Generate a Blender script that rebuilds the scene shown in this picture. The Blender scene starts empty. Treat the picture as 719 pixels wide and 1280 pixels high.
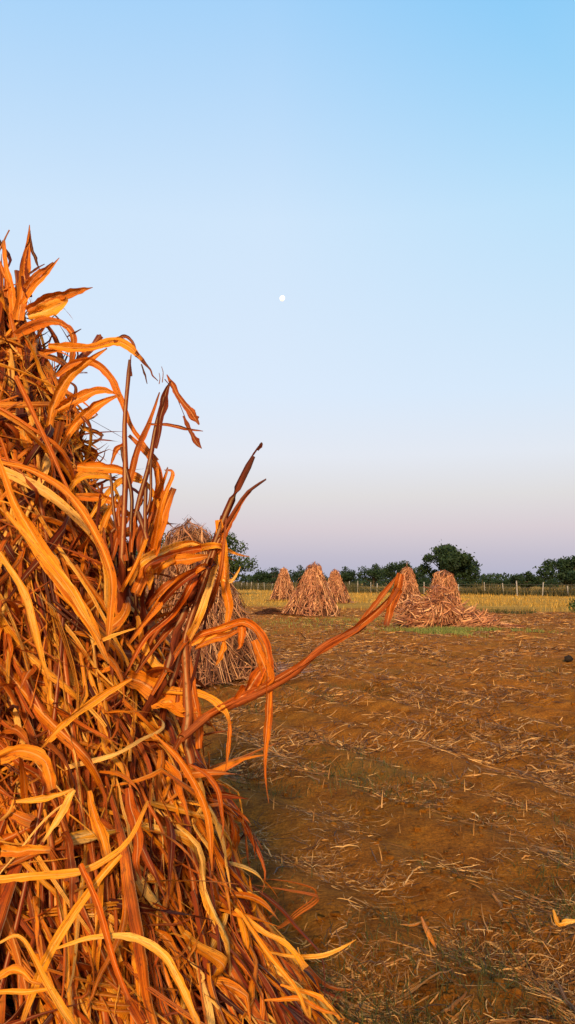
import bpy, math
import numpy as np
R = np.random.RandomState(7)
PI = math.pi
scene = bpy.context.scene
col = scene.collection

# ------------------------------------------------------------------ camera
F = 1005.0; PITCH = math.radians(4.95); CH = 1.4
def at(px, py, d):
    """point seen at photo pixel (px,py) at distance d (metres along +Y)"""
    u = (px-359.5)/F; v = (640-py)/F
    y = math.cos(PITCH)-v*math.sin(PITCH); z = math.sin(PITCH)+v*math.cos(PITCH)
    return np.array([u*d/y, d, CH+z*d/y])
def gx(px, d): return (px-359.5)/F*d
cam = bpy.data.cameras.new('camera'); co = bpy.data.objects.new('camera', cam); col.objects.link(co)
co.location = (0, 0, CH); co.rotation_euler = (PI/2+PITCH, 0, 0)
cam.sensor_fit = 'VERTICAL'; cam.sensor_height = 36; cam.lens = F/1280*36
cam.clip_start = .05; cam.clip_end = 4000
scene.camera = co

# ------------------------------------------------------------------ noise
_tab = np.random.RandomState(3).rand(64, 64)
def vn(x, y, s):
    x = np.asarray(x)*s; y = np.asarray(y)*s
    ix = np.floor(x).astype(int); iy = np.floor(y).astype(int)
    fx = x-ix; fy = y-iy; fx = fx*fx*(3-2*fx); fy = fy*fy*(3-2*fy)
    a = _tab[ix & 63, iy & 63]; b = _tab[(ix+1) & 63, iy & 63]
    c = _tab[ix & 63, (iy+1) & 63]; d = _tab[(ix+1) & 63, (iy+1) & 63]
    return (a*(1-fx)+b*fx)*(1-fy)+(c*(1-fx)+d*fx)*fy-.5
FD = np.array([-.49, .87]); FP = np.array([.87, .49]); FS = .62     # furrow direction, across, spacing
def furrow(x, y):
    q = x*FP[0]+y*FP[1]+.16*vn(x, y, .7)+.08*vn(x, y, 2.1)
    return np.cos(2*PI*q/FS)                 # +1 on the ridge, -1 in the trough
def gz(x, y, sp=0):
    x = np.asarray(x, float); y = np.asarray(y, float)
    d = np.hypot(x, y)
    k = np.clip(1.3-d/28, 0, 1)
    z = .046*furrow(x, y)*k*(.75+.6*vn(x, y, .5))
    z = z+.10*vn(x, y, .35)*np.clip(1.2-d/60, 0, 1)+.045*vn(x, y, 1.7)*k+.022*vn(x, y, 5.3)*np.clip(1.2-d/14, 0, 1)
    z = z+.010*vn(x+9, y, 14)*np.clip(1.2-d/8, 0, 1)
    return z

# ------------------------------------------------------------------ tags
def tag(o, label=None, cat=None, group=None, kind=None):
    if label: o['label'] = label
    if cat: o['category'] = cat
    if group: o['group'] = group
    if kind: o['kind'] = kind
    return o
def empty(name, loc, **k):
    o = bpy.data.objects.new(name, None); o.location = loc; o.empty_display_size = .2
    col.objects.link(o); return tag(o, **k)

# ------------------------------------------------------------------ mesh arrays
class Geo:
    def __init__(s): s.V = []; s.Q = []; s.UV = []; s.T = []; s.n = 0; s.M = []
    def add(s, V, Q, UV, T, m=0):
        s.V.append(V); s.Q.append(Q+s.n); s.UV.append(UV); s.T.append(T); s.M.append(np.full(len(Q), m)); s.n += len(V)
    def build(s, name, mats, parent=None, origin=(0, 0, 0)):
        V = np.concatenate(s.V).astype(np.float32); Q = np.concatenate(s.Q).astype(np.int32)
        UV = np.concatenate(s.UV).astype(np.float32); T = np.concatenate(s.T).astype(np.float32)
        V = V-np.array(origin, np.float32)
        me = bpy.data.meshes.new(name)
        me.vertices.add(len(V)); me.vertices.foreach_set('co', V.ravel())
        me.loops.add(Q.size); me.loops.foreach_set('vertex_index', Q.ravel())
        me.polygons.add(len(Q)); me.polygons.foreach_set('loop_start', np.arange(len(Q), dtype=np.int32)*4)
        me.polygons.foreach_set('use_smooth', np.ones(len(Q), bool))
        if not isinstance(mats, (list, tuple)): mats = [mats]
        for m in mats: me.materials.append(m)
        me.polygons.foreach_set('material_index', np.concatenate(s.M).astype(np.int32))
        me.update(calc_edges=True)
        ul = me.uv_layers.new(name='uv'); ul.data.foreach_set('uv', UV[Q.ravel()].ravel())
        ca = me.color_attributes.new('tone', 'FLOAT_COLOR', 'POINT')
        ca.data.foreach_set('color', np.concatenate([T, np.ones((len(T), 1), np.float32)], 1).ravel())
        me.validate()
        o = bpy.data.objects.new(name, me); col.objects.link(o)
        if parent is not None:
            o.parent = parent; o.location = np.array(origin)-np.array(parent.location)
        else: o.location = origin
        return o

def norm(a): return a/np.maximum(np.linalg.norm(a, axis=-1, keepdims=True), 1e-9)
def tangents(P): return norm(np.gradient(P, axis=1))

def ribbons(P, W, side, fold=.25, K=4, ripple=0., tone=None, geo=None, cup=0., split=None, rs=R):
    """P (N,S,3) centre lines, W (N,S) full widths, side (N,S,3) or (N,1,3) vectors; a V-folded strip for each"""
    N, S = P.shape[:2]; geo = geo or Geo()
    T = tangents(P); side = np.broadcast_to(side, P.shape)
    side = norm(side-(side*T).sum(-1, keepdims=True)*T); nr = np.cross(T, side)
    u = np.linspace(-1, 1, K+1)
    fold = np.broadcast_to(np.asarray(fold, float).reshape(-1, 1), (N, 1))[:, :, None]
    h = fold*(np.abs(u)[None, None]**1.3)*W[..., None]*.5
    if ripple:
        ph = rs.rand(N, 1, 1)*6.28; fr = rs.uniform(.6, 1.6, (N, 1, 1))
        tt = np.arange(S)[None, :, None]
        h = h+ripple*W[..., None]*np.sin(tt*fr+ph+np.sign(u)[None, None]*1.3)*np.abs(u)[None, None]
    ue = np.broadcast_to(u[None, None], (N, S, K+1)).copy()
    if K >= 4:
        a2 = interp_rows(rs.normal(0, .09, (N, 5)), S)[..., None]; a3 = interp_rows(rs.normal(0, .05, (N, 6)), S)[..., None]
        h = h+W[..., None]*(a2*np.sin(PI*u*1.5)[None, None]+a3*np.cos(PI*u*2)[None, None])
        h = h+W[..., None]*rs.normal(0, .028, (N, S, K+1))
        ue[..., 0] *= 1+interp_rows(rs.normal(0, .09, (N, S//2)), S); ue[..., -1] *= 1+interp_rows(rs.normal(0, .09, (N, S//2)), S)
    off = side[:, :, None]*(ue[..., None]*W[:, :, None, None]*.5)+nr[:, :, None]*h[..., None]
    V = (P[:, :, None]+off).reshape(-1, 3)
    i = np.arange(S-1)[:, None]*(K+1)+np.arange(K)[None]
    q = np.stack([i, i+1, i+K+2, i+K+1], -1).reshape(-1, 4)
    Q = (q[None]+(np.arange(N)*S*(K+1))[:, None, None]).reshape(-1, 4)
    seg = np.concatenate([np.zeros((N, 1)), np.cumsum(np.linalg.norm(np.diff(P, axis=1), axis=-1), 1)], 1)
    UV = np.stack([np.broadcast_to(u[None, None]*.5+.5, (N, S, K+1)), np.broadcast_to(seg[:, :, None], (N, S, K+1))], -1).reshape(-1, 2)
    if tone is None: tone = rs.rand(N, 3)
    tv = np.repeat(tone[:, None], S, 1).copy()
    tv[..., 2] = np.linspace(0, 1, S)[None]                      # how far along the blade
    TT = np.repeat(tv[:, :, None], K+1, 2).reshape(-1, 3)
    geo.add(V, Q, UV, TT); return geo

def fray(P, W, side, tone, frac, rs, k=3):
    """some blades are torn lengthwise into strands that part towards the tip"""
    n = len(P); S = P.shape[1]; sel = rs.rand(n) < frac; tt = np.linspace(0, 1, S)[None]
    Ps, Ws, Ss, Ts = [P[~sel]], [W[~sel]], [side[~sel]], [tone[~sel]]
    p, w, sd, tn = P[sel], W[sel], side[sel], tone[sel]; m = len(p)
    if m == 0: return P, W, side, tone
    for j in range(k):
        o = (j-(k-1)/2)*w*.36+w*rs.normal(0, .55, m)[:, None]*np.clip(tt-.35, 0, 1)**1.3*2
        ln = rs.uniform(.55, 1, m)[:, None]
        q = p+sd*o[..., None]; q[..., 2] -= (w*rs.uniform(0, 1.2, m)[:, None]*tt**2)
        ws = w*rs.uniform(.22, .42, m)[:, None]*np.clip((ln-tt)*6+.12, .04, 1)
        Ps.append(q); Ws.append(ws); Ss.append(sd); Ts.append(tn)
    return np.concatenate(Ps), np.concatenate(Ws), np.concatenate(Ss), np.concatenate(Ts)

def tubes(P, Rd, K=7, tone=None, geo=None, rs=R):
    N, S = P.shape[:2]; geo = geo or Geo()
    T = tangents(P); ref = np.where(np.abs(T[..., 2:3]) > .9, np.array([1., 0, 0]), np.array([0., 0, 1]))
    a = norm(np.cross(T, ref)); b = np.cross(T, a)
    th = np.linspace(0, 2*PI, K+1)
    off = (a[:, :, None]*np.cos(th)[None, None, :, None]+b[:, :, None]*np.sin(th)[None, None, :, None])*Rd[:, :, None, None]
    V = (P[:, :, None]+off).reshape(-1, 3)
    i = np.arange(S-1)[:, None]*(K+1)+np.arange(K)[None]
    q = np.stack([i, i+1, i+K+2, i+K+1], -1).reshape(-1, 4)
    Q = (q[None]+(np.arange(N)*S*(K+1))[:, None, None]).reshape(-1, 4)
    seg = np.concatenate([np.zeros((N, 1)), np.cumsum(np.linalg.norm(np.diff(P, axis=1), axis=-1), 1)], 1)
    UV = np.stack([np.broadcast_to(th[None, None]/6.28, (N, S, K+1)), np.broadcast_to(seg[:, :, None], (N, S, K+1))], -1).reshape(-1, 2)
    if tone is None: tone = rs.rand(N, 3)
    tv = np.repeat(tone[:, None], S, 1).copy(); tv[..., 2] = np.linspace(0, 1, S)[None]
    geo.add(V, Q, UV, np.repeat(tv[:, :, None], K+1, 2).reshape(-1, 3)); return geo

def spline(pts, n):
    pts = np.array(pts, float); m = len(pts)
    p = np.vstack([2*pts[0]-pts[1], pts, 2*pts[-1]-pts[-2]])
    L = np.concatenate([[0], np.cumsum(np.linalg.norm(np.diff(pts[:, :3], axis=0), axis=1))])
    t = np.interp(np.linspace(0, L[-1], n), L, np.arange(m)); i = np.clip(t.astype(int), 0, m-2); f = (t-i)[:, None]
    a, b, c, d = p[i], p[i+1], p[i+2], p[i+3]
    return .5*((2*b)+(-a+c)*f+(2*a-5*b+4*c-d)*f**2+(-a+3*b-3*c+d)*f**3)

def interp_rows(A, n):
    """(N,m) control values -> (N,n)"""
    N, m = A.shape; t = np.linspace(0, m-1, n); i = np.clip(t.astype(int), 0, m-2); f = t-i; f = f*f*(3-2*f)
    return A[:, i]*(1-f)+A[:, i+1]*f

# ------------------------------------------------------------------ materials
def srgb(r, g, b):
    f = lambda c: (c/255/12.92) if c <= 10 else ((c/255+.055)/1.055)**2.4
    return (f(r), f(g), f(b), 1)
class NT:
    def __init__(s, nt): s.t = nt; s.t.nodes.clear()
    def n(s, typ, _in=None, **k):
        nd = s.t.nodes.new(typ)
        for a, v in k.items(): setattr(nd, a, v)
        for a, v in (_in or {}).items():
            if isinstance(v, bpy.types.NodeSocket): s.t.links.new(v, nd.inputs[a])
            else: nd.inputs[a].default_value = v
        return nd
    def math(s, op, a, b=0, c=0, clamp=False):
        return s.n('ShaderNodeMath', {0: a, 1: b, 2: c}, operation=op, use_clamp=clamp).outputs[0]
    def vmath(s, op, a, b=(0, 0, 0)):
        return s.n('ShaderNodeVectorMath', {0: a, 1: b}, operation=op).outputs[0]
    def mix(s, f, a, b, mode='MIX'):
        return s.n('ShaderNodeMixRGB', {0: f, 1: a, 2: b}, blend_type=mode).outputs[0]
    def ramp(s, f, stops, interp='LINEAR'):
        r = s.n('ShaderNodeValToRGB', {0: f}); cr = r.color_ramp; cr.interpolation = interp
        while len(cr.elements) < len(stops): cr.elements.new(.5)
        for e, (p, c) in zip(cr.elements, stops):
            e.position = p; e.color = c if len(c) == 4 else (*c, 1)
        return r.outputs[0]
    def noise(s, v, scale, detail=3, rough=.55, dist=0):
        return s.n('ShaderNodeTexNoise', {'Vector': v, 'Scale': scale, 'Detail': detail, 'Roughness': rough, 'Distortion': dist}).outputs[0]
def mat(name):
    m = bpy.data.materials.new(name); m.use_nodes = True; return m, NT(m.node_tree)

def leaf_mat(name, stops, spots=.85, trans=.13, vein=1., rough=.5, spot_col=(.09, .03, .012, 1), tip=.5, shine=.18):
    m, t = mat(name)
    att = t.n('ShaderNodeAttribute', attribute_name='tone'); sep = t.n('ShaderNodeSeparateColor', {0: att.outputs[0]})
    uv = t.n('ShaderNodeUVMap', uv_map='uv').outputs[0]
    geo = t.n('ShaderNodeNewGeometry').outputs['Position']
    sh = t.n('ShaderNodeCombineXYZ', {0: t.math('MULTIPLY', sep.outputs[0], 37), 1: t.math('MULTIPLY', sep.outputs[1], 53), 2: t.math('MULTIPLY', sep.outputs[0], 91)}).outputs[0]
    vu = t.vmath('ADD', t.vmath('MULTIPLY', uv, (58, .5, 1)), sh)
    v1 = t.noise(vu, 1.0, 4, .6)
    vu2 = t.vmath('ADD', t.vmath('MULTIPLY', uv, (2.2, 4, 1)), sh)
    v2 = t.noise(vu2, 1.6, 4, .6)
    f = t.math('ADD', sep.outputs[0], t.math('MULTIPLY', t.math('SUBTRACT', v2, .54), .95))
    f = t.math('ADD', f, t.math('MULTIPLY', t.math('SUBTRACT', sep.outputs[1], .5), .35))
    f = t.math('ADD', f, t.math('MULTIPLY', t.math('SUBTRACT', v1, .5), .35), clamp=True)
    c = t.ramp(f, stops)
    vf = t.ramp(v1, [(.36, (.38,)*3), (.47, (.88,)*3), (.66, (1.18,)*3)])
    c = t.mix(vein, c, vf, 'MULTIPLY')
    # midrib
    mid = t.math('ABSOLUTE', t.math('SUBTRACT', t.n('ShaderNodeSeparateXYZ', {0: uv}).outputs[0], .5))
    c = t.mix(t.ramp(mid, [(.02, (.55,)*3), (.06, (0,)*3)]), c, t.mix(.5, c, (1, .75, .35, 1), 'MIX'))
    # brown blotches and burnt tip/base
    sp = t.ramp(t.noise(t.vmath('ADD', t.vmath('MULTIPLY', uv, (5, 34, 1)), sh), 1.3, 5, .7), [(.55, (0,)*3), (.68, (1,)*3)])
    c = t.mix(t.math('MULTIPLY', sp, spots), c, spot_col)
    tp = t.math('SUBTRACT', t.math('ADD', sep.outputs[2], t.math('MULTIPLY', v2, .3)), 1.02)
    c = t.mix(t.math('MULTIPLY', t.math('MULTIPLY', tp, 6, clamp=True), tip), c, (.07, .035, .03, 1))
    br = t.math('ADD', t.math('MULTIPLY', sep.outputs[1], .34), .80)
    c = t.mix(1, c, t.n('ShaderNodeCombineXYZ', {0: br, 1: br, 2: br}).outputs[0], 'MULTIPLY')
    bump = t.n('ShaderNodeBump', {'Strength': .45, 'Distance': .004, 'Height': v1})
    p = t.n('ShaderNodeBsdfPrincipled', {'Base Color': c, 'Roughness': rough, 'Specular IOR Level': shine, 'Normal': bump.outputs[0]})
    tr = t.n('ShaderNodeBsdfTranslucent', {'Color': c})
    mx = t.n('ShaderNodeMixShader', {0: trans, 1: p.outputs[0], 2: tr.outputs[0]})
    t.n('ShaderNodeOutputMaterial', {0: mx.outputs[0]})
    return m

FG = [(0, (.10, .014, .005)), (.22, (.31, .044, .004)), (.46, (.60, .128, .005)), (.68, (.78, .240, .007)), (.88, (.90, .37, .018)), (1, (.92, .50, .11))]
M_leaf = leaf_mat('golden_dry_leaf', FG)
M_rust = leaf_mat('rust_dry_leaf', [(0, (.10, .016, .008)), (.3, (.27, .045, .008)), (.6, (.52, .115, .008)), (1, (.84, .25, .010))], tip=.7)
M_stalk = leaf_mat('reddish_stalk', [(0, (.05, .014, .012)), (.5, (.18, .036, .016)), (1, (.40, .10, .02))], trans=0, rough=.8, shine=.05, tip=.8)
M_gstalk = leaf_mat('golden_stalk', [(0, (.26, .03, .004)), (.5, (.60, .115, .005)), (1, (.88, .28, .015))], trans=0, rough=.6)
M_mid = leaf_mat('grey_tan_straw', [(0, (.09, .028, .014)), (.35, (.26, .092, .040)), (.65, (.50, .20, .085)), (1, (.82, .44, .20))], trans=.1, spots=.4)
M_far = leaf_mat('russet_straw', [(0, (.20, .065, .035)), (.35, (.42, .15, .07)), (.7, (.66, .28, .12)), (1, (.86, .48, .22))], trans=.1, spots=.3)
M_litter = leaf_mat('field_litter', [(0, (.06, .020, .008)), (.45, (.26, .095, .018)), (.75, (.50, .22, .050)), (1, (.78, .44, .15))], trans=.05, spots=.3)
M_weed = leaf_mat('green_weed', [(0, (.035, .045, .012)), (.5, (.075, .085, .018)), (1, (.17, .15, .035))], trans=.25, spots=.1)
M_gold = leaf_mat('ripe_stubble', [(0, (.26, .15, .02)), (.5, (.54, .29, .035)), (1, (.80, .50, .09))], trans=.2, spots=.05)
M_grass = leaf_mat('fresh_grass', [(0, (.12, .16, .03)), (.5, (.24, .28, .05)), (1, (.42, .42, .10))], trans=.3, spots=.05)
M_scrub = leaf_mat('dry_scrub', [(0, (.03, .04, .015)), (.5, (.08, .08, .025)), (1, (.24, .17, .06))], trans=.15, spots=.1)

def simple(name, c1, c2, scale=5, rough=.85, bump=.3, detail=5):
    m, t = mat(name)
    p0 = t.n('ShaderNodeNewGeometry').outputs['Position']
    n = t.noise(p0, scale, detail)
    c = t.ramp(n, [(.3, c1), (.7, c2)])
    b = t.n('ShaderNodeBump', {'Strength': bump, 'Distance': .02, 'Height': n})
    p = t.n('ShaderNodeBsdfPrincipled', {'Base Color': c, 'Roughness': rough, 'Specular IOR Level': .2, 'Normal': b.outputs[0]})
    t.n('ShaderNodeOutputMaterial', {0: p.outputs[0]}); return m
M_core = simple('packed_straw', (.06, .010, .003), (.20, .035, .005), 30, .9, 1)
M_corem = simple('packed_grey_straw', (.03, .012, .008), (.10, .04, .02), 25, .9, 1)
M_bark = simple('tree_bark', (.04, .03, .02), (.10, .075, .05), 8)
M_post = simple('weathered_post', (.22, .20, .17), (.48, .44, .38), 6)
M_wire = simple('fence_wire', (.15, .14, .13), (.25, .24, .22), 6)
M_clod = simple('dark_clod', (.012, .009, .007), (.03, .02, .014), 40)

def foliage(name, a, b, c_):
    m, t = mat(name)
    att = t.n('ShaderNodeAttribute', attribute_name='tone'); sep = t.n('ShaderNodeSeparateColor', {0: att.outputs[0]})
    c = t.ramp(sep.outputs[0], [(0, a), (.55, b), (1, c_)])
    p = t.n('ShaderNodeBsdfPrincipled', {'Base Color': c, 'Roughness': .6, 'Specular IOR Level': .2})
    tr = t.n('ShaderNodeBsdfTranslucent', {'Color': c})
    mx = t.n('ShaderNodeMixShader', {0: .15, 1: p.outputs[0], 2: tr.outputs[0]})
    t.n('ShaderNodeOutputMaterial', {0: mx.outputs[0]}); return m
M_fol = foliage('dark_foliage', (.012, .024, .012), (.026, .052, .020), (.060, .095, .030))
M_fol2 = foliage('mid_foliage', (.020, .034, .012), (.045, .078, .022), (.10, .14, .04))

# ------------------------------------------------------------------ ground
def edge_line(x):                      # distance at which the yellow stubble field starts
    return 44-.62*x
def axis(lo, hi, fine, dense_lo, dense_hi, g=1.045):
    a = list(np.arange(dense_lo, dense_hi, fine)); s = fine
    x = a[-1]
    while x < hi: s *= g; x += s; a.append(x)
    s = fine; x = a[0]; b = []
    while x > lo: s *= g*1.03; x -= s; b.append(x)
    return np.array(b[::-1]+a)
xs = axis(-1500, 1500, .045, -4.2, 4.6); ys = axis(-60, 2200, .045, .6, 9.0, 1.022)
X, Y = np.meshgrid(xs, ys); Z = gz(X, Y)
ny, nx = X.shape
i = np.arange(ny-1)[:, None]*nx+np.arange(nx-1)[None]
Q = np.stack([i, i+1, i+nx+1, i+nx], -1).reshape(-1, 4)
g = Geo(); V = np.stack([X, Y, Z], -1).reshape(-1, 3)
tr_ = (furrow(X, Y).ravel()*.5+.5)
g.add(V, Q, V[:, :2]*.1, np.stack([tr_, tr_*0, tr_*0], -1))
m, t = mat('field_soil')
P0 = t.n('ShaderNodeNewGeometry').outputs['Position']
sx = t.n('ShaderNodeSeparateXYZ', {0: P0})
n1 = t.noise(P0, .55, 5, .6); n2 = t.noise(P0, 4.5, 6, .65); n3 = t.noise(P0, 55, 8, .85)
soil = t.ramp(n2, [(.25, (.18, .055, .007)), (.42, (.42, .132, .012)), (.6, (.62, .205, .018)), (.8, (.78, .31, .04))])
soil = t.mix(t.ramp(n1, [(.38, (.0,)*3), (.62, (.75,)*3)]), soil, t.mix(1, soil, (.66, .74, .5, 1), 'MULTIPLY'))
soil = t.mix(1, soil, t.ramp(n3, [(.34, (.30,)*3), (.5, (.95,)*3), (.66, (1.6,)*3)]), 'MULTIPLY')
# trodden straw flecks (stretched two ways)
rot = t.n('ShaderNodeMapping', {0: P0, 2: (0, 0, .51), 3: (70, 7, 1)}).outputs[0]
fl = t.noise(rot, 1, 4, .7)
rot2 = t.n('ShaderNodeMapping', {0: P0, 2: (0, 0, -.7), 3: (9, 60, 1)}).outputs[0]
fl2 = t.noise(rot2, 1, 4, .7)
fm = t.ramp(t.math('MAXIMUM', fl, fl2), [(.60, (0,)*3), (.68, (1,)*3)])
soil = t.mix(t.math('MULTIPLY', fm, .6), soil, (.62, .27, .055, 1))
# dark flecks: painted-in shade of gaps under the trash, plus old rotted stems
rot3 = t.n('ShaderNodeMapping', {0: P0, 2: (0, 0, .35), 3: (7, 34, 1)}).outputs[0]
dk = t.ramp(t.noise(rot3, 1, 6, .75), [(.54, (0,)*3), (.66, (1,)*3)])
soil = t.mix(t.math('MULTIPLY', dk, .75), soil, (.075, .022, .006, 1))
# mid-distance patches of thin grass
gp = t.ramp(t.noise(P0, .23, 4, .6), [(.56, (0,)*3), (.66, (1,)*3)])
soil = t.mix(t.math('MULTIPLY', gp, .35), soil, (.26, .20, .04, 1))
# the yellow stubble strip starts along a slanting edge
e = t.math('SUBTRACT', sx.outputs[1], t.math('ADD', t.math('MULTIPLY', sx.outputs[0], -.62), 44))
e = t.math('ADD', e, t.math('MULTIPLY', t.math('SUBTRACT', t.noise(P0, .3, 4), .5), 10))
em = t.math('MULTIPLY', e, .5, clamp=True)
yel = t.ramp(t.noise(t.n('ShaderNodeMapping', {0: P0, 3: (.12, .6, 1)}).outputs[0], 1, 5, .65), [(.3, (.32, .17, .025)), (.55, (.52, .27, .035)), (.8, (.68, .40, .07))])
soil = t.mix(em, soil, yel)
bmp = t.n('ShaderNodeBump', {'Strength': 1.0, 'Distance': .045, 'Height': t.math('ADD', n3, t.math('MULTIPLY', n2, .8))})
p = t.n('ShaderNodeBsdfPrincipled', {'Base Color': soil, 'Roughness': .95, 'Specular IOR Level': .1, 'Normal': bmp.outputs[0]})
t.n('ShaderNodeOutputMaterial', {0: p.outputs[0]})
tag(g.build('ground', m), kind='structure')

# ------------------------------------------------------------------ litter, weeds, stubble
def scatter(N, dmin, dmax, power=1.0, xspan=.47, margin=.8, rs=R):
    """distances falling off so that the far field is not overfull; fills the cone the lens could see and a step aside"""
    u = rs.rand(N)
    if power == 1: d = dmin*(dmax/dmin)**u
    else: k = 2-power; d = (dmin**k+u*(dmax**k-dmin**k))**(1/k)
    x = rs.uniform(-1, 1, N)*(xspan*d+margin); return x, d
def flat_bits(N, dmin, dmax, Lr, Wr, lift=.02, S=6, seed=0, power=1.4, trough=.7, K=1, curl=.9, keep=None, tone=None, align=.0):
    rs = np.random.RandomState(seed)
    x, y = scatter(N*3, dmin, dmax, power, rs=rs)
    dens = .5-.5*furrow(x, y)
    cl = np.clip(vn(x+31, y, 1.1)*2.6+.55, .04, 1)*np.clip(vn(x, y+17, 4.2)*3+.5, .05, 1)
    ok = rs.rand(len(x)) < ((1-trough)+trough*dens**1.5)*cl*1.5
    if keep is not None: ok &= keep(x, y)
    x, y = x[ok][:N], y[ok][:N]; n = len(x)
    L = rs.uniform(*Lr, n)*rs.uniform(.35, 1, n); a = rs.uniform(0, 2*PI, n)
    al = rs.rand(n) < align; a = np.where(al, math.atan2(FD[1], FD[0])+rs.normal(0, .35, n), a)
    cu = rs.normal(0, curl, n)
    tt = np.linspace(0, 1, S)[None]
    ang = a[:, None]+cu[:, None]*tt*.45+np.cumsum(rs.normal(0, curl*.30, (n, S)), 1)*(rs.rand(n) < .6)[:, None]
    st = (L/(S-1))[:, None]
    px = x[:, None]+np.cumsum(np.cos(ang)*st, 1); py = y[:, None]+np.cumsum(np.sin(ang)*st, 1)
    hz = (np.abs(rs.normal(0, lift, n))*(.25+(rs.rand(n) < .25)))[:, None]*np.abs(rs.normal(0, .35, (n, S)).cumsum(1)*.6+tt*rs.choice([0, 1, 1], n)[:, None])+.004+rs.rand(n)[:, None]*.008
    pz = gz(px, py)+hz
    P = np.stack([px, py, pz], -1)
    w = rs.uniform(*Wr, n)[:, None]*np.sin(np.clip(tt*.85+.1, 0, 1)*PI)**.5
    roll = rs.uniform(-1.2, 1.2, n)[:, None]+rs.normal(0, .8, n)[:, None]*tt
    T = tangents(P); s0 = norm(np.cross(T, np.array([0, 0, 1.]))); up = np.cross(s0, T)
    side = s0*np.cos(roll)[..., None]+up*np.sin(roll)[..., None]
    tn = rs.rand(n, 3)
    if tone is not None: tn[:, 0] = np.clip(rs.normal(tone[0], tone[1], n), 0, 1)
    return ribbons(P, np.broadcast_to(w, (n, S)), side, .5, K, tone=tn, rs=rs)
soilonly = lambda x, y: y < edge_line(x)+1
L = flat_bits(26000, 1.6, 8, (.03, .20), (.0014, .0042), .016, 7, 11, power=1.0, K=1, tone=(.55, .3), align=.3)


def extend(a, b):
    off = 0
    for k in range(len(b.V)):
        a.add(b.V[k], b.Q[k]-off, b.UV[k], b.T[k]); off += len(b.V[k])
extend(L, flat_bits(2600, 1.6, 8, (.06, .28), (.003, .009), .018, 8, 12, power=1.0, K=2, tone=(.5, .28), align=.5))
extend(L, flat_bits(150, 2.4, 9, (.08, .24), (.010, .022), .03, 8, 13, power=1.0, K=4, tone=(.8, .2), align=.3))
extend(L, flat_bits(42000, 6, 22, (.06, .34), (.004, .013), .022, 5, 14, power=1.15, K=1, tone=(.52, .3), align=.35))
extend(L, flat_bits(42000, 15, 62, (.12, .5), (.010, .026), .05, 4, 15, power=1.15, K=1, trough=.1, tone=(.55, .3), keep=soilonly))
extend(L, flat_bits(30000, 1.7, 9, (.012, .09), (.0016, .0045), .012, 3, 16, power=1.0, K=1, trough=.35, tone=(.62, .32)))
extend(L, flat_bits(30000, 6, 30, (.03, .16), (.004, .011), .02, 3, 17, power=1.0, K=1, trough=.3, tone=(.55, .3)))
tag(L.build('straw_litter', M_litter), 'broken dry straw and leaf litter strewn over the furrows', 'straw litter', kind='stuff')

def blades(N, xs_, ys_, H, W, mat_, name, lean=.4, S=4, seed=1, tone=None, geo=None):
    rs = np.random.RandomState(seed); n = len(xs_)
    tt = np.linspace(0, 1, S)[None]; a = rs.uniform(0, 2*PI, n)[:, None]; l = np.abs(rs.normal(0, lean, n))[:, None]
    h = H[:, None]
    px = xs_[:, None]+np.cos(a)*l*h*tt**1.6; py = ys_[:, None]+np.sin(a)*l*h*tt**1.6
    pz = gz(xs_, ys_)[:, None]+h*tt*np.clip(1-.25*l*tt, .3, 1)-.005
    P = np.stack([px, py, pz], -1)
    w = W[:, None]*(1-.85*tt)
    sa = rs.uniform(0, 2*PI, n); side = np.stack([np.cos(sa), np.sin(sa), 0*sa], -1)[:, None]
    tn = rs.rand(n, 3)
    if tone is not None: tn[:, 0] = np.clip(rs.normal(tone[0], tone[1], n), 0, 1)
    return ribbons(P, np.broadcast_to(w, (n, S)), side, .2, 1, tone=tn, geo=geo, rs=rs)
rs = np.random.RandomState(21)
# low weeds between the ridges
x, y = scatter(110000, 1.7, 16, 1.0, rs=rs)
pt = np.clip(vn(x+5, y+3, .9)*3-.2+np.clip((3.6-y)*.8, 0, .9)*np.clip((1.6-x), 0, 1)+vn(x, y, 3)*1.2, 0, 1)
ok = rs.rand(len(x)) < pt*(.35+.65*(.5-.5*furrow(x, y)))
x, y = x[ok][:26000], y[ok][:26000]
wg = blades(0, x, y, rs.uniform(.015, .085, len(x))*(1+.03*y), rs.uniform(.0018, .0042, len(x))*(1+.08*y), None, '', lean=.9, seed=22)
tag(wg.build('low_weeds', M_weed), 'low green weeds sprouting between the furrows', 'weeds', kind='stuff')
# standing stubble
x, y = scatter(9000, 2.3, 40, 1.2, rs=rs)
ok = (y < edge_line(x)) & (rs.rand(len(x)) < (.1+.9*(.5+.5*furrow(x, y))**3)*(.6+vn(x, y, .8))); x, y = x[ok], y[ok]
sg = blades(0, x, y, rs.uniform(.02, .12, len(x)), rs.uniform(.003, .008, len(x))*(1+.04*y), None, '', lean=.35, seed=23, tone=(.6, .3))
tag(sg.build('stalk_stubble', M_litter), 'short cut stubble stems standing in the brown soil', 'stubble', kind='stuff')
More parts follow.
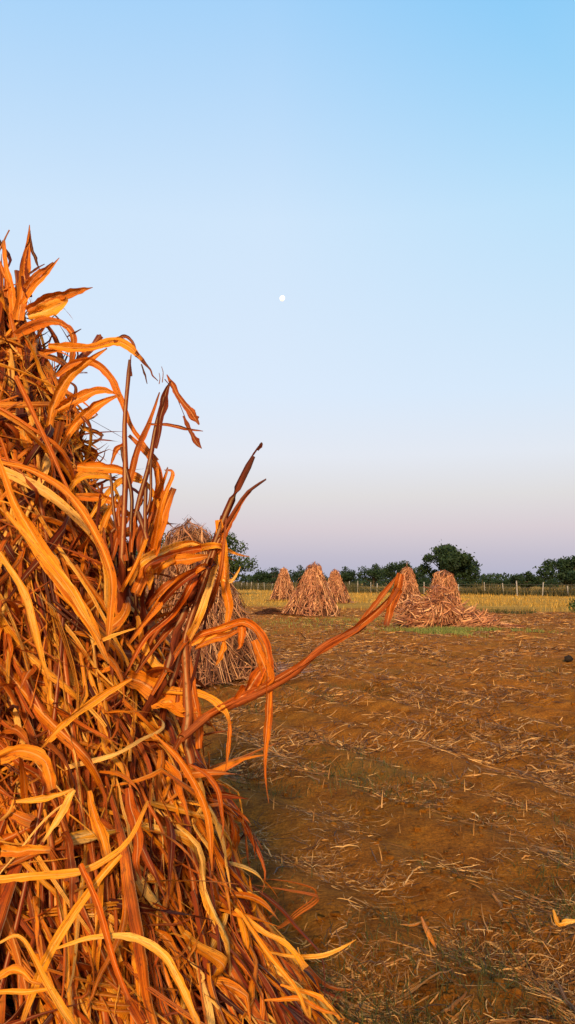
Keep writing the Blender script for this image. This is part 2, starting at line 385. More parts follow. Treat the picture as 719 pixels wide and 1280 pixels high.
# fine chopped straw
# crumbled clods on the ploughed soil
x, y = scatter(16000, 1.7, 14, 1.0, rs=rs); ok = rs.rand(len(x)) < np.clip(vn(x, y, 1.6)*2.5+.5, .05, 1); x, y = x[ok], y[ok]; n = len(x)
cb = np.array([[a, b, c] for c in (-1, 1) for a, b in ((-1, -1), (1, -1), (1, 1), (-1, 1))], float)
sz = (.0025+.012*rs.rand(n)**4)*(1+.04*y)
V = (cb[None]*(1+rs.normal(0, .28, (n, 8, 3))))*sz[:, None, None]*np.array([1, 1, .7]); V = V+np.stack([x, y, gz(x, y)+sz*.3], -1)[:, None]
fq = np.array([[0, 3, 2, 1], [4, 5, 6, 7], [0, 1, 5, 4], [1, 2, 6, 5], [2, 3, 7, 6], [3, 0, 4, 7]])
cg = Geo(); cg.add(V.reshape(-1, 3), (fq[None]+(np.arange(n)*8)[:, None, None]).reshape(-1, 4), V.reshape(-1, 3)[:, :2], np.zeros((n*8, 3)))
tag(cg.build('soil_crumbs', m), 'small crumbs and clods of brown soil over the furrows', 'soil crumbs', kind='stuff')
# yellow stubble field
N = 60000
d = 30*(150/30)**rs.rand(N); x = rs.uniform(-.62, .62, N)*d+rs.normal(0, 2, N)
ok = (d > edge_line(x)+rs.normal(0, 1.2, N)+5*vn(x, d, .3)) & (vn(x, d, .25)+.5+vn(x, d*3, .12)*1.5 > .22); x, d = x[ok], d[ok]
yg = blades(0, x, d, rs.uniform(.10, .30, len(x)), rs.uniform(.015, .04, len(x))*(d/45), None, '', lean=.35, S=3, seed=24, tone=(.55, .25))
tag(yg.build('yellow_stubble', M_gold), 'yellow ripe stubble covering the strip before the fence', 'stubble', kind='stuff')
# darker green fringe at the strip's near edge + thin grass around the stacks
N = 6000
x = rs.uniform(-14, 24, N); yy = edge_line(x)+rs.normal(-.4, .7, N)+5*vn(x, edge_line(x), .3)
ok = vn(x, yy, .22)+.1*(x-8) > .25; x, yy = x[ok], yy[ok]
fg = blades(0, x, yy, rs.uniform(.10, .28, len(x)), rs.uniform(.02, .04, len(x)), None, '', lean=.5, seed=25, S=3, tone=(.3, .25))
tag(fg.build('verge_grass', M_weed), 'dark green grass along the near edge of the yellow strip', 'grass', kind='stuff')
N = 9000
x = rs.normal(gx(578, 22.6), .95, N); yy = rs.normal(22.3, .55, N)-.05*(x-5); kk = vn(x, yy*.6, 1.3)+vn(x, yy, 3.5)*.7 > .0; x, yy = x[kk], yy[kk]
x2 = rs.normal(gx(440, 33), 1.8, 700); y2 = rs.normal(29.5, .9, 700)
x3 = rs.uniform(gx(330, 30), gx(480, 30), 500); y3 = rs.normal(26, 2.5, 500)
x = np.r_[x, x2, x3]; yy = np.r_[yy, y2, y3]
gg = blades(0, x, yy, rs.uniform(.04, .16, len(x)), rs.uniform(.010, .022, len(x)), None, '', lean=.6, seed=26, tone=(.6, .3))
tag(gg.build('grass_patch', M_grass), 'pale green grass tufts in front of the collapsed straw pile', 'grass', kind='stuff')

# ------------------------------------------------------------------ stalk stacks
def surf_ribbons(c, rprof, zr, n, Lr, Wr, off, spread, S=12, seed=0, th=(0, 2*PI), lift=.03, wild=.12, twist=.8, up=.3, lobes=None, bias=0., rl=.45):
    """leaf paths running over a cone-like stack; returns P, W, side, tone"""
    rs = np.random.RandomState(seed)
    z0 = rs.uniform(0, 1, n)**.85*(zr[1]-zr[0])+zr[0]; t0 = rs.uniform(th[0], th[1], n)
    L = rs.uniform(Lr[0], Lr[1], n); al = rs.normal(0, spread, n)
    wl = rs.rand(n) < wild; al = np.where(wl, rs.uniform(-1.9, 1.9, n), al)
    dirn = np.where((rs.rand(n) < up) & ((z0+L*.8 < zr[1]+.12) | (up == 1.)), -1, 1)       # -1 runs upward
    al = al+bias*dirn
    kap = rs.normal(0, .55, n); kink_t = rs.randint(3, S-2, n); kink = np.where(rs.rand(n) < .28, rs.normal(0, .9, n), 0)
    z = z0.copy(); th_ = t0.copy(); ds = L/(S-1)
    zs = []; ts = []; als = []
    a = al.copy()
    for k in range(S):
        zs.append(z.copy()); ts.append(th_.copy()); als.append(a.copy())
        a = a+kap/(S-1)+np.where(kink_t == k, kink, 0)+rs.normal(0, .05, n)
        z = z-dirn*np.cos(a)*ds*.93; z = np.maximum(z, .012+rs.rand(n)*.03)
        r = np.maximum(rprof(z), .06); th_ = th_+np.sin(a)*ds/r
    z = np.stack(zs, 1); th_ = np.stack(ts, 1)
    r = rprof(z)
    if lobes: r = r*(1+lobes[1]*np.clip(1-z/(zr[1]*.8), 0, 1)*np.cos(lobes[0]*th_+lobes[2]))
    tt = np.linspace(0, 1, S)[None]
    o0 = rs.uniform(off[0], off[1], n); 
    wob = interp_rows(rs.normal(0, .022, (n, 5)), S)
    lf = np.where(rs.rand(n) < .35, np.abs(rs.normal(0, lift, n)), 0)
    d = o0[:, None]+wob+lf[:, None]*np.where((rs.rand(n) < .6)[:, None], tt**2, np.sin(tt*PI))
    r = r+d
    P = np.stack([c[0]+r*np.cos(th_), c[1]+r*np.sin(th_), z], -1)
    P[..., 2] += gz(c[0], c[1])
    nrm = np.stack([np.cos(th_), np.sin(th_), np.full_like(th_, .35)], -1); T = tangents(P)
    sv = norm(np.cross(T, nrm)); up_ = np.cross(sv, T)
    roll = rs.normal(0, rl, n)[:, None]+interp_rows(rs.normal(0, twist, (n, 4)), S)
    side = sv*np.cos(roll)[..., None]+up_*np.sin(roll)[..., None]
    w = rs.uniform(Wr[0], Wr[1], n)*rs.uniform(.35, 1, n)
    br = (rs.rand(n) < .3)[:, None]
    prof = np.where(br, .8+.2*np.sin(tt*9), (.45+.75*np.sin(np.clip(tt*1.1, 0, 1)*PI*.5+.0))*np.clip((1.02-tt)*2.2, .05, 1))
    W = w[:, None]*prof*(1+interp_rows(rs.normal(0, .12, (n, 6)), S))
    tone = rs.rand(n, 3)
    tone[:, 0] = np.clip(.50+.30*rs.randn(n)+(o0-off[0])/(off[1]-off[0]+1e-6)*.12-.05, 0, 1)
    return P, W, side, tone, o0

def cone_core(c, rprof, H, inset, M, parent, base, lob=None):
    zs_ = np.linspace(0, H, 22); th = np.linspace(0, 2*PI, 49)
    Zg, Tg = np.meshgrid(zs_, th, indexing='ij')
    rr = np.maximum(rprof(Zg)-inset, .015)*(1+.08*vn(Tg*3, Zg*5, 1.3))
    if lob: rr = rr*(1+lob[1]*np.clip(1-Zg/(H*.8), 0, 1)*np.cos(lob[0]*Tg+lob[2]))
    V = np.stack([c[0]+rr*np.cos(Tg), c[1]+rr*np.sin(Tg), Zg+gz(c[0], c[1])], -1).reshape(-1, 3)
    i = np.arange(21)[:, None]*49+np.arange(48)[None]
    Q = np.stack([i, i+1, i+50, i+49], -1).reshape(-1, 4)
    g = Geo(); g.add(V, Q, V[:, :2], np.zeros((len(V), 3))+.5)
    return g.build('packed_core', M, parent, base)

def stack(name, c, H, Rb, n, Wr, Lr, M, seed, label, conv=.9, neck=.16, lob=(5, .12, 0), tuft=True, nsep=0, topr=.085, toft=(.35,), group='stalk stacks standing in the field', coreM=None, tuft_n=.12, spread=.28, tiltx=0.):
    rs = np.random.RandomState(seed)
    base = (c[0], c[1], float(gz(c[0], c[1])))
    root = empty(name, base, label=label, cat='stalk stack', group=group)
    rprof = lambda z: topr*np.clip((H*1.02-z)/(H*.07), .25, 1)+(Rb-topr)*np.clip(1-z/(H*1.0), 0, 1)**conv+.05*np.exp(-((z-H*.93)/(H*.06))**2)
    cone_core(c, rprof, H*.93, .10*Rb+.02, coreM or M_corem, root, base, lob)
    root.rotation_euler = (rs.uniform(-.03, .03), rs.uniform(-.05, .05), 0)
    P, W, side, tone, o0 = surf_ribbons(c, rprof, (.05, H*.95), n, Lr, Wr, (-.09*Rb-.02, .03), spread, S=8, seed=seed, lobes=lob, lift=.05, wild=.10)
    order = np.argsort(-(W.max(1)*(o0-o0.min()+.01))*np.where(np.sin(np.arctan2(P[:, 0, 1]-c[1], P[:, 0, 0]-c[0])) < 0, 1, .01))
    sep, rest = order[:nsep], order[nsep:]
    for k in sep:
        g = ribbons(P[k:k+1], W[k:k+1], side[k:k+1], .3, 2, tone=tone[k:k+1]); g.build('leaf', M, root, base)
    g = ribbons(P[rest], W[rest], side[rest], .35, 2 if nsep else 1, tone=tone[rest])
    tag(g.build('leaf_cover', M, root, base), kind='stuff')
    # upright tips that stick out of the tie at the top
    nt = int(n*tuft_n); S = 6; tt = np.linspace(0, 1, S)[None]
    a = rs.uniform(0, 2*PI, nt); l = rs.uniform(.3, 1, nt)
    r0 = rs.uniform(.1, 1.1, nt)*topr; sp = rs.uniform(0, .17, nt)*rs.choice([.5, 1, 1.6], nt)
    L_ = H*rs.uniform(.05, .155, nt)**1.0
    rr = r0[:, None]*(1-tt*.3)+sp[:, None]*tt**1.7
    Pz = H*.84+L_[:, None]*tt*np.cos(sp)[:, None]-np.where(rs.rand(nt) < .4, .12, 0)[:, None]*tt**3
    P = np.stack([c[0]+rr*np.cos(a)[:, None], c[1]+rr*np.sin(a)[:, None], Pz+base[2]], -1)
    sa = rs.uniform(0, 2*PI, nt); sd = np.stack([np.cos(sa), np.sin(sa), 0*sa], -1)[:, None]
    tn = rs.rand(nt, 3)
    g = ribbons(P, (rs.uniform(*Wr, nt)[:, None]*(1.05-tt)**.6*.8), sd, .4, 1, tone=tn)
    tag(g.build('top_tuft', M, root, base), kind='stuff')
    # stalks that show between the leaves, feet splayed on the ground
    ns = max(14, n//60); a = rs.uniform(0, 2*PI, ns); S = 7; tt = np.linspace(0, 1, S)[None]
    z = H*.85*tt+.01; r = rprof(z)+rs.normal(0, .015, ns)[:, None]+.01
    da = rs.normal(0, .25, ns)[:, None]*tt
    r = r*(1+lob[1]*np.clip(1-z/(H*.8), 0, 1)*np.cos(lob[0]*(a[:, None]+da)+lob[2]))+rs.uniform(0, .07, ns)[:, None]*(1-tt)**4
    P = np.stack([c[0]+r*np.cos(a[:, None]+da), c[1]+r*np.sin(a[:, None]+da), z+base[2]+0*r], -1)
    g = tubes(P, np.broadcast_to(rs.uniform(.25, .45, ns)[:, None]*Wr[1]*.6*(1-.5*tt), (ns, S)), 6)
    tag(g.build('stalks', M, root, base), kind='stuff')
    # fallen bits round the foot
    nb = n//10; a = rs.uniform(0, 2*PI, nb); rr = Rb*rs.uniform(.95, 1.35, nb)
    a2 = a+rs.normal(0, .8, nb); Lb = rs.uniform(.1, .35, nb); S = 4; tt = np.linspace(0, 1, S)[None]
    px = c[0]+rr[:, None]*np.cos(a)[:, None]+np.cos(a2)[:, None]*Lb[:, None]*tt; py = c[1]+rr[:, None]*np.sin(a)[:, None]+np.sin(a2)[:, None]*Lb[:, None]*tt
    P = np.stack([px, py, gz(px, py)+.012+.05*rs.rand(nb)[:, None]*tt], -1)
    g = ribbons(P, np.broadcast_to(rs.uniform(*Wr, nb)[:, None]*.7, (nb, S)), np.stack([-np.sin(a2), np.cos(a2), 0*a2+.3], -1)[:, None], .4, 1)
    tag(g.build('foot_litter', M, root, base), kind='stuff')
    return root

def C(px, d): return (gx(px, d), d)
stack('stalk_stack', C(243, 11.7), 2.25, 1.16, 4600, (.010, .028), (.35, .95), M_mid, 41,
      'grey tan stalk stack just behind the leaves of the big foreground stack', conv=.95, lob=(6, .14, 1.9), nsep=90, topr=.14, spread=.30)
stack('stalk_stack', C(390, 33.8), 2.22, 1.06, 1500, (.03, .065), (.3, .8), M_far, 42,
      'russet stalk stack standing nearest and tallest in the middle group of three', conv=.82, lob=(5, .20, 2.4), topr=.09)
stack('stalk_stack', C(354.5, 59), 2.45, 1.0, 1000, (.045, .09), (.3, .8), M_far, 43,
      'narrow stalk stack at the left of the middle group of three', conv=.85)
stack('stalk_stack', C(420, 53), 2.2, .92, 1000, (.045, .085), (.3, .8), M_far, 44,
      'smaller stalk stack at the right of the middle group of three', conv=.8)
stack('stalk_stack', C(508, 38), 2.12, .78, 1200, (.03, .07), (.3, .8), M_far, 45,
      'pointed stalk stack half hidden behind the drooping leaf end and straw pile', conv=.72, topr=.08)
stack('stalk_stack', C(554, 36), 1.88, .78, 1200, (.03, .065), (.25, .6), M_far, 46,
      'round topped stalk stack rising directly behind the collapsed straw pile', conv=.55, topr=.22, lob=(4, .08, 1))

# collapsed pile: bundles thrown down in a heap, butts to the right
def pile(name, c, half, H, n, seed, label, cat, Wr=(.02, .05), Lr=(.4, 1.1), skew=.35, M=None, ang=0., ry=.75):
    rs = np.random.RandomState(seed)
    base = (c[0], c[1], float(gz(c[0], c[1])))
    root = empty(name, base, label=label, cat=cat)
    def hh(x, y):
        u = x/half; v = y/(ry*half*.8)
        return H*np.clip(1-np.abs(v)**2, 0, 1)*(np.clip(1-((u+skew)/.62)**2, 0, 1)**.6*1.0+.30*np.clip(1-((u-.35)/.62)**2, 0, 1)+.12*np.clip(1-u*u, 0, 1))*(1+.9*vn(x+3, y, 1.9)+.5*vn(x, y+4, 5))
    gr = 40; u = np.linspace(-1, 1, gr)*half; v = np.linspace(-1, 1, 24)*ry*half*.8
    X, Y = np.meshgrid(u, v); Zm = hh(X, Y)*.82-.03
    V = np.stack([X+c[0], Y+c[1], Zm+base[2]], -1).reshape(-1, 3)
    i = np.arange(23)[:, None]*gr+np.arange(gr-1)[None]; Q = np.stack([i, i+1, i+gr+1, i+gr], -1).reshape(-1, 4)
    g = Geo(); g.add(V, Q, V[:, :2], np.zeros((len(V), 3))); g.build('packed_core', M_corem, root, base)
    for part, nn, rad in (('leaf_cover', n, 0), ('stalks', n//5, 1)):
        bx = rs.uniform(-.98, .9, nn)*half; by = rs.uniform(-1, 1, nn)*ry*half*.75
        bundle = (vn(bx*1.0+20, by+7, 1.3/half)*7)
        a = ang+bundle*.9+rs.normal(0, .55, nn); L_ = rs.uniform(*Lr, nn); S = 7; tt = np.linspace(-.5, .5, S)[None]
        cv = rs.normal(0, .5, nn)[:, None]
        px = bx[:, None]+np.cos(a[:, None]+cv*tt)*L_[:, None]*tt; py = by[:, None]+np.sin(a[:, None]+cv*tt)*L_[:, None]*tt*.7
        pz = hh(px, py)*.5+hh(bx, by)[:, None]*.5+(rs.uniform(-.08, .10, nn)*min(1, H*1.6))[:, None]+tt*(rs.normal(0, .28, nn)*min(1, H*1.5))[:, None]
        P = np.stack([px+c[0], py+c[1], np.maximum(pz, .015)+base[2]], -1)
        if rad: g = tubes(P, np.broadcast_to(rs.uniform(.010, .02, nn)[:, None], (nn, S)), 5)
        else:
            sa = rs.uniform(0, 2*PI, nn); g = ribbons(P, rs.uniform(*Wr, nn)[:, None]*(1.1-np.abs(tt)*1.2), np.stack([np.cos(sa)*.5, np.sin(sa)*.5, np.sin(sa*3)], -1)[:, None], .4, 1)
        tag(g.build(part, M or M_far, root, base), kind='stuff')
    return root
pile('straw_pile', C(560, 25.0), 1.42, .74, 1900, 51, 'collapsed heap of loose dry stalks spreading right over green grass', 'straw pile', skew=.42, ang=.2)
pile('stalk_bundle', C(347, 34.5), .75, .16, 260, 52, 'low dark bundle of stalks lying left of the nearest middle stack', 'stalk bundle', Wr=(.02, .04), M=M_corem, ang=.1)
pile('scattered_straw', C(603, 24.6), 1.0, .13, 260, 53, 'thin straw scattered flat at the right end of the collapsed heap', 'straw', Wr=(.015, .035))

# ------------------------------------------------------------------ foreground stack
AX, AY = gx(-6, 2.42), 2.42; H0 = 2.3
_zz = np.array([0, .05, .45, .95, 1.35, 1.72, 2.0, 2.2, 2.45]); _rr = np.array([1.11, 1.03, .75, .56, .41, .225, .14, .10, .04])
rp = lambda z: np.interp(z, _zz, _rr)
base = (AX, AY, 0.)
fgs = empty('stalk_stack', base, label='huge golden stack of dry leafy stalks filling the left foreground', cat='stalk stack', group='stalk stacks standing in the field')
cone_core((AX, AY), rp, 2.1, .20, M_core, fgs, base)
FA = (-PI*.98, PI*.22)       # the sides that face the photographer and the open field
lay = []
lay.append(surf_ribbons((AX, AY), rp, (.0, 2.1), 2100, (.30, .85), (.008, .026), (-.16, -.08), .26, S=14, seed=61, th=FA, lift=.02, lobes=(7, .06, .4)))
lay.append(surf_ribbons((AX, AY), rp, (.02, 2.15), 1700, (.25, .80), (.010, .036), (-.08, -.005), .24, S=18, bias=.2, rl=.3, seed=62, th=FA, lift=.05, wild=.12, twist=.6, lobes=(7, .05, .4)))
lay.append(surf_ribbons((AX, AY), rp, (.05, 2.12), 1250, (.18, .70), (.010, .042), (-.03, .03), .30, S=22, bias=.28, rl=.25, seed=63, th=FA, lift=.08, wild=.15, twist=.6))
lay.append(surf_ribbons((AX, AY), rp, (.02, 2.1), 1300, (.10, .45), (.003, .012), (-.07, .035), .7, S=14, seed=65, th=FA, lift=.05, wild=.3, twist=1.0))
lay.append(surf_ribbons((AX, AY), rp, (.0, 2.2), 900, (.35, .85), (.02, .05), (-.10, .02), .4, S=10, seed=64, th=(PI*.22, PI*1.02), lift=.05))
lay.append(surf_ribbons((AX, AY), rp, (.02, 2.15), 1700, (.40, 1.0), (.006, .018), (-.10, .02), .22, S=16, bias=.18, seed=67, th=FA, lift=.03, wild=.06, twist=.8))
lay.append(surf_ribbons((AX, AY), rp, (1.25, 2.0), 420, (.22, .50), (.012, .036), (-.06, .03), .26, S=16, seed=66, th=FA, lift=.07, wild=.05, up=1., twist=.7))
lay[-1][0][..., 2] = np.minimum(lay[-1][0][..., 2], 2.5)
g = Geo(); nleaf = 0
for k, (P, W, side, tone, o0) in enumerate(lay):
    keep = np.arange(len(P))
    if k == 2:
        order = np.argsort(-W.max(1)); sel = order[:48]; keep = order[48:]
        for j in sel:
            gg_ = ribbons(P[j:j+1], W[j:j+1], side[j:j+1], R.uniform(.1, .6), 6, .06, tone=tone[j:j+1])
            gg_.build('leaf', M_leaf, fgs, base)
    fr_ = np.random.RandomState(70+k); p_, w_, s_, t_ = fray(P[keep], W[keep], side[keep], tone[keep], .22, fr_)
    fo = np.where(fr_.rand(len(p_)) < .4, fr_.uniform(1.0, 2.4, len(p_)), fr_.uniform(.05, .8, len(p_)))
    ribbons(p_, w_, s_, fo, 4, .05, tone=t_, geo=g)
tag(g.build('leaf_cover', M_leaf, fgs, base), kind='stuff')
# stalks of the stack, leaning together
rs = np.random.RandomState(81)
def lean_stalks(n, off, rr_, seed):
    rs = np.random.RandomState(seed); S = 26
    a = rs.uniform(FA[0], FA[1], n); z0 = rs.uniform(0, .25, n)*(rs.rand(n) < .5); z1 = np.minimum(z0+rs.uniform(.7, 1.9, n), 2.25)
    tt = np.linspace(0, 1, S)[None]; z = z0[:, None]*(1-tt)+z1[:, None]*tt
    th_ = a[:, None]+rs.normal(0, .3, n)[:, None]*tt
    r = rp(z)+rs.uniform(*off, n)[:, None]+rs.normal(0, .03, n)[:, None]*tt
    P = np.stack([AX+r*np.cos(th_), AY+r*np.sin(th_), z], -1)
    node = (np.abs(((tt*z1[:, None]/.17+rs.rand(n)[:, None]) % 1)-.5) > .43)
    rad = rs.uniform(*rr_, n)[:, None]*(1-.35*tt)*(1+.22*node)
    return P, rad
P, rad = lean_stalks(300, (-.13, -.01), (.005, .0105), 82)
g = tubes(P, rad, 8); tag(g.build('stalk_mass', M_gstalk, fgs, base), kind='stuff')
P, rad = lean_stalks(26, (-.01, .025), (.006, .011), 83)
for k in range(len(P)): tubes(P[k:k+1], rad[k:k+1], 9).build('stalk', M_gstalk, fgs, base)
# leaves that reach out of the crown and the right flank into the air
def sprays(n, zr, thr, Lr, Wr, el, M, name, seed, droop=.5, S=16):
    rs = np.random.RandomState(seed)
    z0 = rs.uniform(*zr, n); th_ = rs.uniform(*thr, n); L_ = rs.uniform(*Lr, n)
    e = rs.normal(el[0], el[1], n); P = []; pos = np.stack([AX+(rp(z0)-.06)*np.cos(th_), AY+(rp(z0)-.06)*np.sin(th_), z0], -1)
    a = th_+rs.normal(0, .5, n); dr = np.abs(rs.normal(droop, .5, n)); k2 = rs.normal(0, .5, n)
    kt = rs.randint(5, S-2, n); kk = np.where(rs.rand(n) < .35, rs.uniform(.5, 1.6, n), 0)
    for k in range(S):
        P.append(pos.copy()); st = (L_/(S-1))[:, None]
        pos = pos+st*np.stack([np.cos(e)*np.cos(a), np.cos(e)*np.sin(a), np.sin(e)], -1)
        e = e-dr*2.2/(S-1)-np.where(kt == k, kk, 0); a = a+k2/(S-1); e = np.maximum(e, -1.45)
    P = np.stack(P, 1); P[..., 2] = np.maximum(P[..., 2], .03)
    tt = np.linspace(0, 1, S)[None]
    T = tangents(P); sv = norm(np.cross(T, np.array([0, 0, 1.]))); u_ = np.cross(sv, T)
    roll = rs.normal(0, .6, n)[:, None]+interp_rows(rs.normal(0, .9, (n, 4)), S)
    side = sv*np.cos(roll)[..., None]+u_*np.sin(roll)[..., None]
    W = rs.uniform(*Wr, n)[:, None]*(.5+.7*np.sin(np.clip(tt*1.2, 0, 1)*PI*.5))*np.clip((1.02-tt)*1.9, .05, 1)*(1+interp_rows(rs.normal(0, .12, (n, 6)), S))
    tn = rs.rand(n, 3); tn[:, 0] = np.clip(rs.normal(.55, .22, n), 0, 1)
    g = ribbons(P, W, side, rs.uniform(.1, .8, n), 4, .06, tone=tn)
    return tag(g.build(name, M, fgs, base), kind='stuff')
sprays(70, (1.2, 2.1), (-1.9, .5), (.08, .26), (.008, .028), (.7, .45), M_leaf, 'crown_leaves', 91)
sprays(30, (1.5, 2.15), (-1.2, .6), (.08, .30), (.003, .012), (.6, .6), M_rust, 'dark_wisps', 92)
sprays(170, (.03, .9), (-1.7, .4), (.12, .40), (.008, .026), (-.2, .5), M_leaf, 'skirt_leaves', 93, .6)
sprays(110, (.75, 1.5), (-1.2, .3), (.12, .36), (.008, .030), (.3, .6), M_rust, 'flank_leaves', 94, .7)

# named leaves and stems copied from the photograph: (px,py,dist) and width in photo pixels
def width_m(wpx, d): return wpx/F*d
def hero(pts, ws, M=M_leaf, fold=.35, roll=0., tw=0., tone=None, name='leaf', parent=fgs, seed=None, K=6, ripple=.05, wk=.86):
    pts = [p if len(p) == 3 else (*p, None) for p in pts]
    d0 = 2.15; P = []
    for p in pts:
        d = p[2] if p[2] else d0
        P.append(at(p[0], p[1], d))
    n = max(20, 8*len(pts)); Pn = spline(P, n)[None]
    dm = np.linspace(0, 1, len(ws)); W = np.interp(np.linspace(0, 1, n), dm, ws)[None]*Pn[:, :, 1]/F*wk
    rs = np.random.RandomState(seed if seed is not None else int(abs(pts[0][0]*7+pts[0][1]*13)))
    W = W*(1+interp_rows(rs.normal(0, .05, (1, 6)), n))
    Pn = Pn+np.stack([interp_rows(rs.normal(0, .05*W.max(), (1, 6)), n)]*3, -1)*np.array([1, 1.5, 1])
    T = tangents(Pn); view = norm(Pn-np.array([0, 0, CH])); sv = norm(np.cross(T, view)); u_ = np.cross(sv, T)
    tt = np.linspace(0, 1, n)[None]; ro = roll+tw*tt+interp_rows(rs.normal(0, .25, (1, 5)), n)
    side = sv*np.cos(ro)[..., None]+u_*np.sin(ro)[..., None]
    tn = np.array([[(tone-.12*(M is M_leaf)) if tone is not None else rs.uniform(.4, .8), rs.uniform(.45, 1), 0]])
    return ribbons(Pn, W, side, fold, K, ripple, tone=tn, rs=rs).build(name, M, parent, parent.location if parent.parent is None else base)
def stem(pts, w0, w1, M=M_stalk, name='stalk', tone=.5):
    P = spline([at(p[0], p[1], p[2] if len(p) > 2 else 2.15) for p in pts], 26)[None]
    if w0 > 4: P = P+np.stack([interp_rows(np.random.RandomState(int(pts[0][0])).normal(0, .006, (3, 6)), 26)], 0).transpose(0, 2, 1)
    tt = np.linspace(0, 1, 26)[None]; rad = (w0+(w1-w0)*tt)*.82/F*2.15*.5
    rad = rad*(1+.14*(np.abs(((tt*2.6+.3) % 1)-.5) > .46))*(1+interp_rows(np.random.RandomState(int(w0*9)).normal(0, .08, (1, 9)), 26)); rad[:, -1] *= .6
    return tubes(P, rad, 9, tone=np.array([[tone, R.rand(), 0]])).build(name, M, fgs, base)

# upright broken stems against the sky
stem([(138, 840, 2.3), (150, 740, 2.2), (153, 680), (158, 590), (160, 520), (164, 449)], 12, 7)
stem([(140, 830, 2.35), (158, 720, 2.2), (170, 650), (185, 585), (195, 525), (206, 482)], 11, 6)
hero([(196, 560), (203, 510), (212, 480), (214, 476)], [5, 8, 12, 1], M_stalk, .7, tone=.5)
hero([(160, 610), (172, 560), (186, 530), (200, 490)], [9, 9, 7, 2], M_rust, .6)
stem([(164, 470), (163, 455), (164, 443)], 4, 1.5)
hero([(209, 468), (216, 482), (231, 505), (240, 515), (249, 531)], [2, 8, 8, 9, 12, 2], M_stalk, .5, tone=.8)
hero([(236, 512), (241, 520), (246, 525)], [9, 14, 9], M_stalk, .5, tone=.9)
stem([(206, 474), (218, 490), (232, 523)], 1.3, 1.1)
hero([(229, 520), (238, 537), (245, 552), (252, 561)], [2, 6, 6, 10, 1], M_stalk, .5, tone=.6)
hero([(186, 530), (210, 531), (230, 535), (254, 539)], [3, 5, 5, 1], M_stalk, .6, tone=.7)
stem([(199, 480), (200, 473), (199, 466)], 1.5, .8); stem([(203, 478), (204, 466), (202, 458)], 1.5, .8)
for (xa, ya, xb, yb, w_) in ((172, 730, 150, 560, 6), (180, 740, 178, 600, 7), (150, 720, 140, 590, 5), (168, 700, 190, 575, 5), (185, 720, 171, 640, 8)):
    stem([(xa-12, ya+90, 2.3), (xa, ya, 2.2), ((xa+xb)/2+3, (ya+yb)/2), (xb, yb)], w_+2, w_, tone=.4)
for (xa, ya, xb, yb, w_) in ((160, 700, 150, 620, 12), (175, 715, 190, 640, 13), (150, 740, 128, 660, 12), (165, 690, 178, 622, 9), (140, 700, 165, 640, 10)):
    hero([(xa, ya), ((xa+xb)/2-5, (ya+yb)/2), (xb, yb)], [w_*.6, w_, 2], M_rust, .8, tone=.45)
# two long stems leaning out to the upper right
stem([(180, 900, 2.2), (208, 838, 2.1), (232, 768), (255, 705), (283, 636), (302, 595), (315, 569)], 14, 10, tone=.75)
stem([(314, 572), (321, 562), (327, 555)], 2.5, 3.5, tone=.1)
hero([(322, 563), (325, 558), (328, 553)], [3, 6, 3], M_stalk, .7, tone=.0)
stem([(195, 920, 2.25), (222, 845, 2.15), (250, 745), (272, 680), (296, 635), (312, 612), (320, 606), (333, 597)], 13, 4, tone=.75)
hero([(270, 690), (290, 650), (306, 622), (320, 607), (333, 598)], [11, 9, 8, 5, 1], M_rust, .9, tone=.5, wk=.7)
def fan(pts, ws, M, fold, tone, k=3):
    for j in range(k):
        rs = np.random.RandomState(int(pts[0][1])*7+j); o = rs.normal(0, 4.5, 2)
        q = [(x_+o[0]+rs.normal(0, 2.5)+(j-(k-1)/2)*max(ws)*.33, y_+o[1]+rs.normal(0, 3), 2.15+rs.uniform(-.1, .12)) for x_, y_ in pts]
        e = rs.uniform(-12, 14); q[-1] = (q[-1][0]+e*.4, q[-1][1]-e, q[-1][2])
        hero(q, ws, M if rs.rand() < .55 else M_leaf, fold+rs.uniform(0, .8), tone=float(np.clip(tone+rs.normal(.05, .15), 0, 1)), wk=rs.uniform(.28, .46))
# stems and blades behind/over the middle stack
fan([(165, 745), (180, 700), (195, 640), (205, 598), (203, 590)], [18, 20, 20, 12, 2], M_rust, .5, tone=.9)
hero([(172, 740), (190, 690), (206, 640), (217, 610)], [14, 17, 15, 9], M_rust, .5, tone=.75)
fan([(160, 800), (180, 770), (215, 735), (245, 712), (262, 700)], [10, 26, 24, 12], M_rust, .5, tone=.5)
fan([(168, 840), (195, 795), (225, 765), (250, 730), (265, 690)], [10, 24, 26, 12], M_rust, .5, tone=.35)
fan([(180, 870), (210, 820), (243, 770), (262, 720), (272, 650)], [12, 22, 22, 16, 4], M_rust, .45, tone=.7)
fan([(172, 725), (185, 705), (215, 690), (248, 684), (275, 694), (292, 700)], [4, 24, 32, 28, 14, 2], M_leaf, .4, tone=.62)
hero([(178, 722), (205, 705), (240, 698), (262, 695)], [4, 16, 18, 4], M_leaf, .4, tone=.8, roll=.3)
hero([(160, 712), (172, 708), (184, 708), (190, 718), (186, 738)], [3, 9, 12, 11, 2], M_leaf, .3, tone=.95)
hero([(273, 650), (277, 680), (280, 720), (285, 755), (282, 795)], [10, 15, 13, 12, 2], M_leaf, .5, tone=.7)
hero([(279, 722), (287, 726), (293, 722), (301, 708)], [8, 6, 4, 1], M_leaf, .3, tone=.95)
hero([(232, 812), (248, 795), (280, 785), (305, 778), (322, 790), (333, 815), (335, 850), (334, 900), (331, 955), (333, 985), (336, 1004)], [4, 10, 12, 14, 16, 17, 17, 14, 7, 4, 1], M_leaf, .6, tone=.5, tw=.7, wk=.7)
hero([(240, 806), (262, 795), (292, 781), (308, 776)], [3, 9, 10, 2], M_leaf, .4, tone=.85)
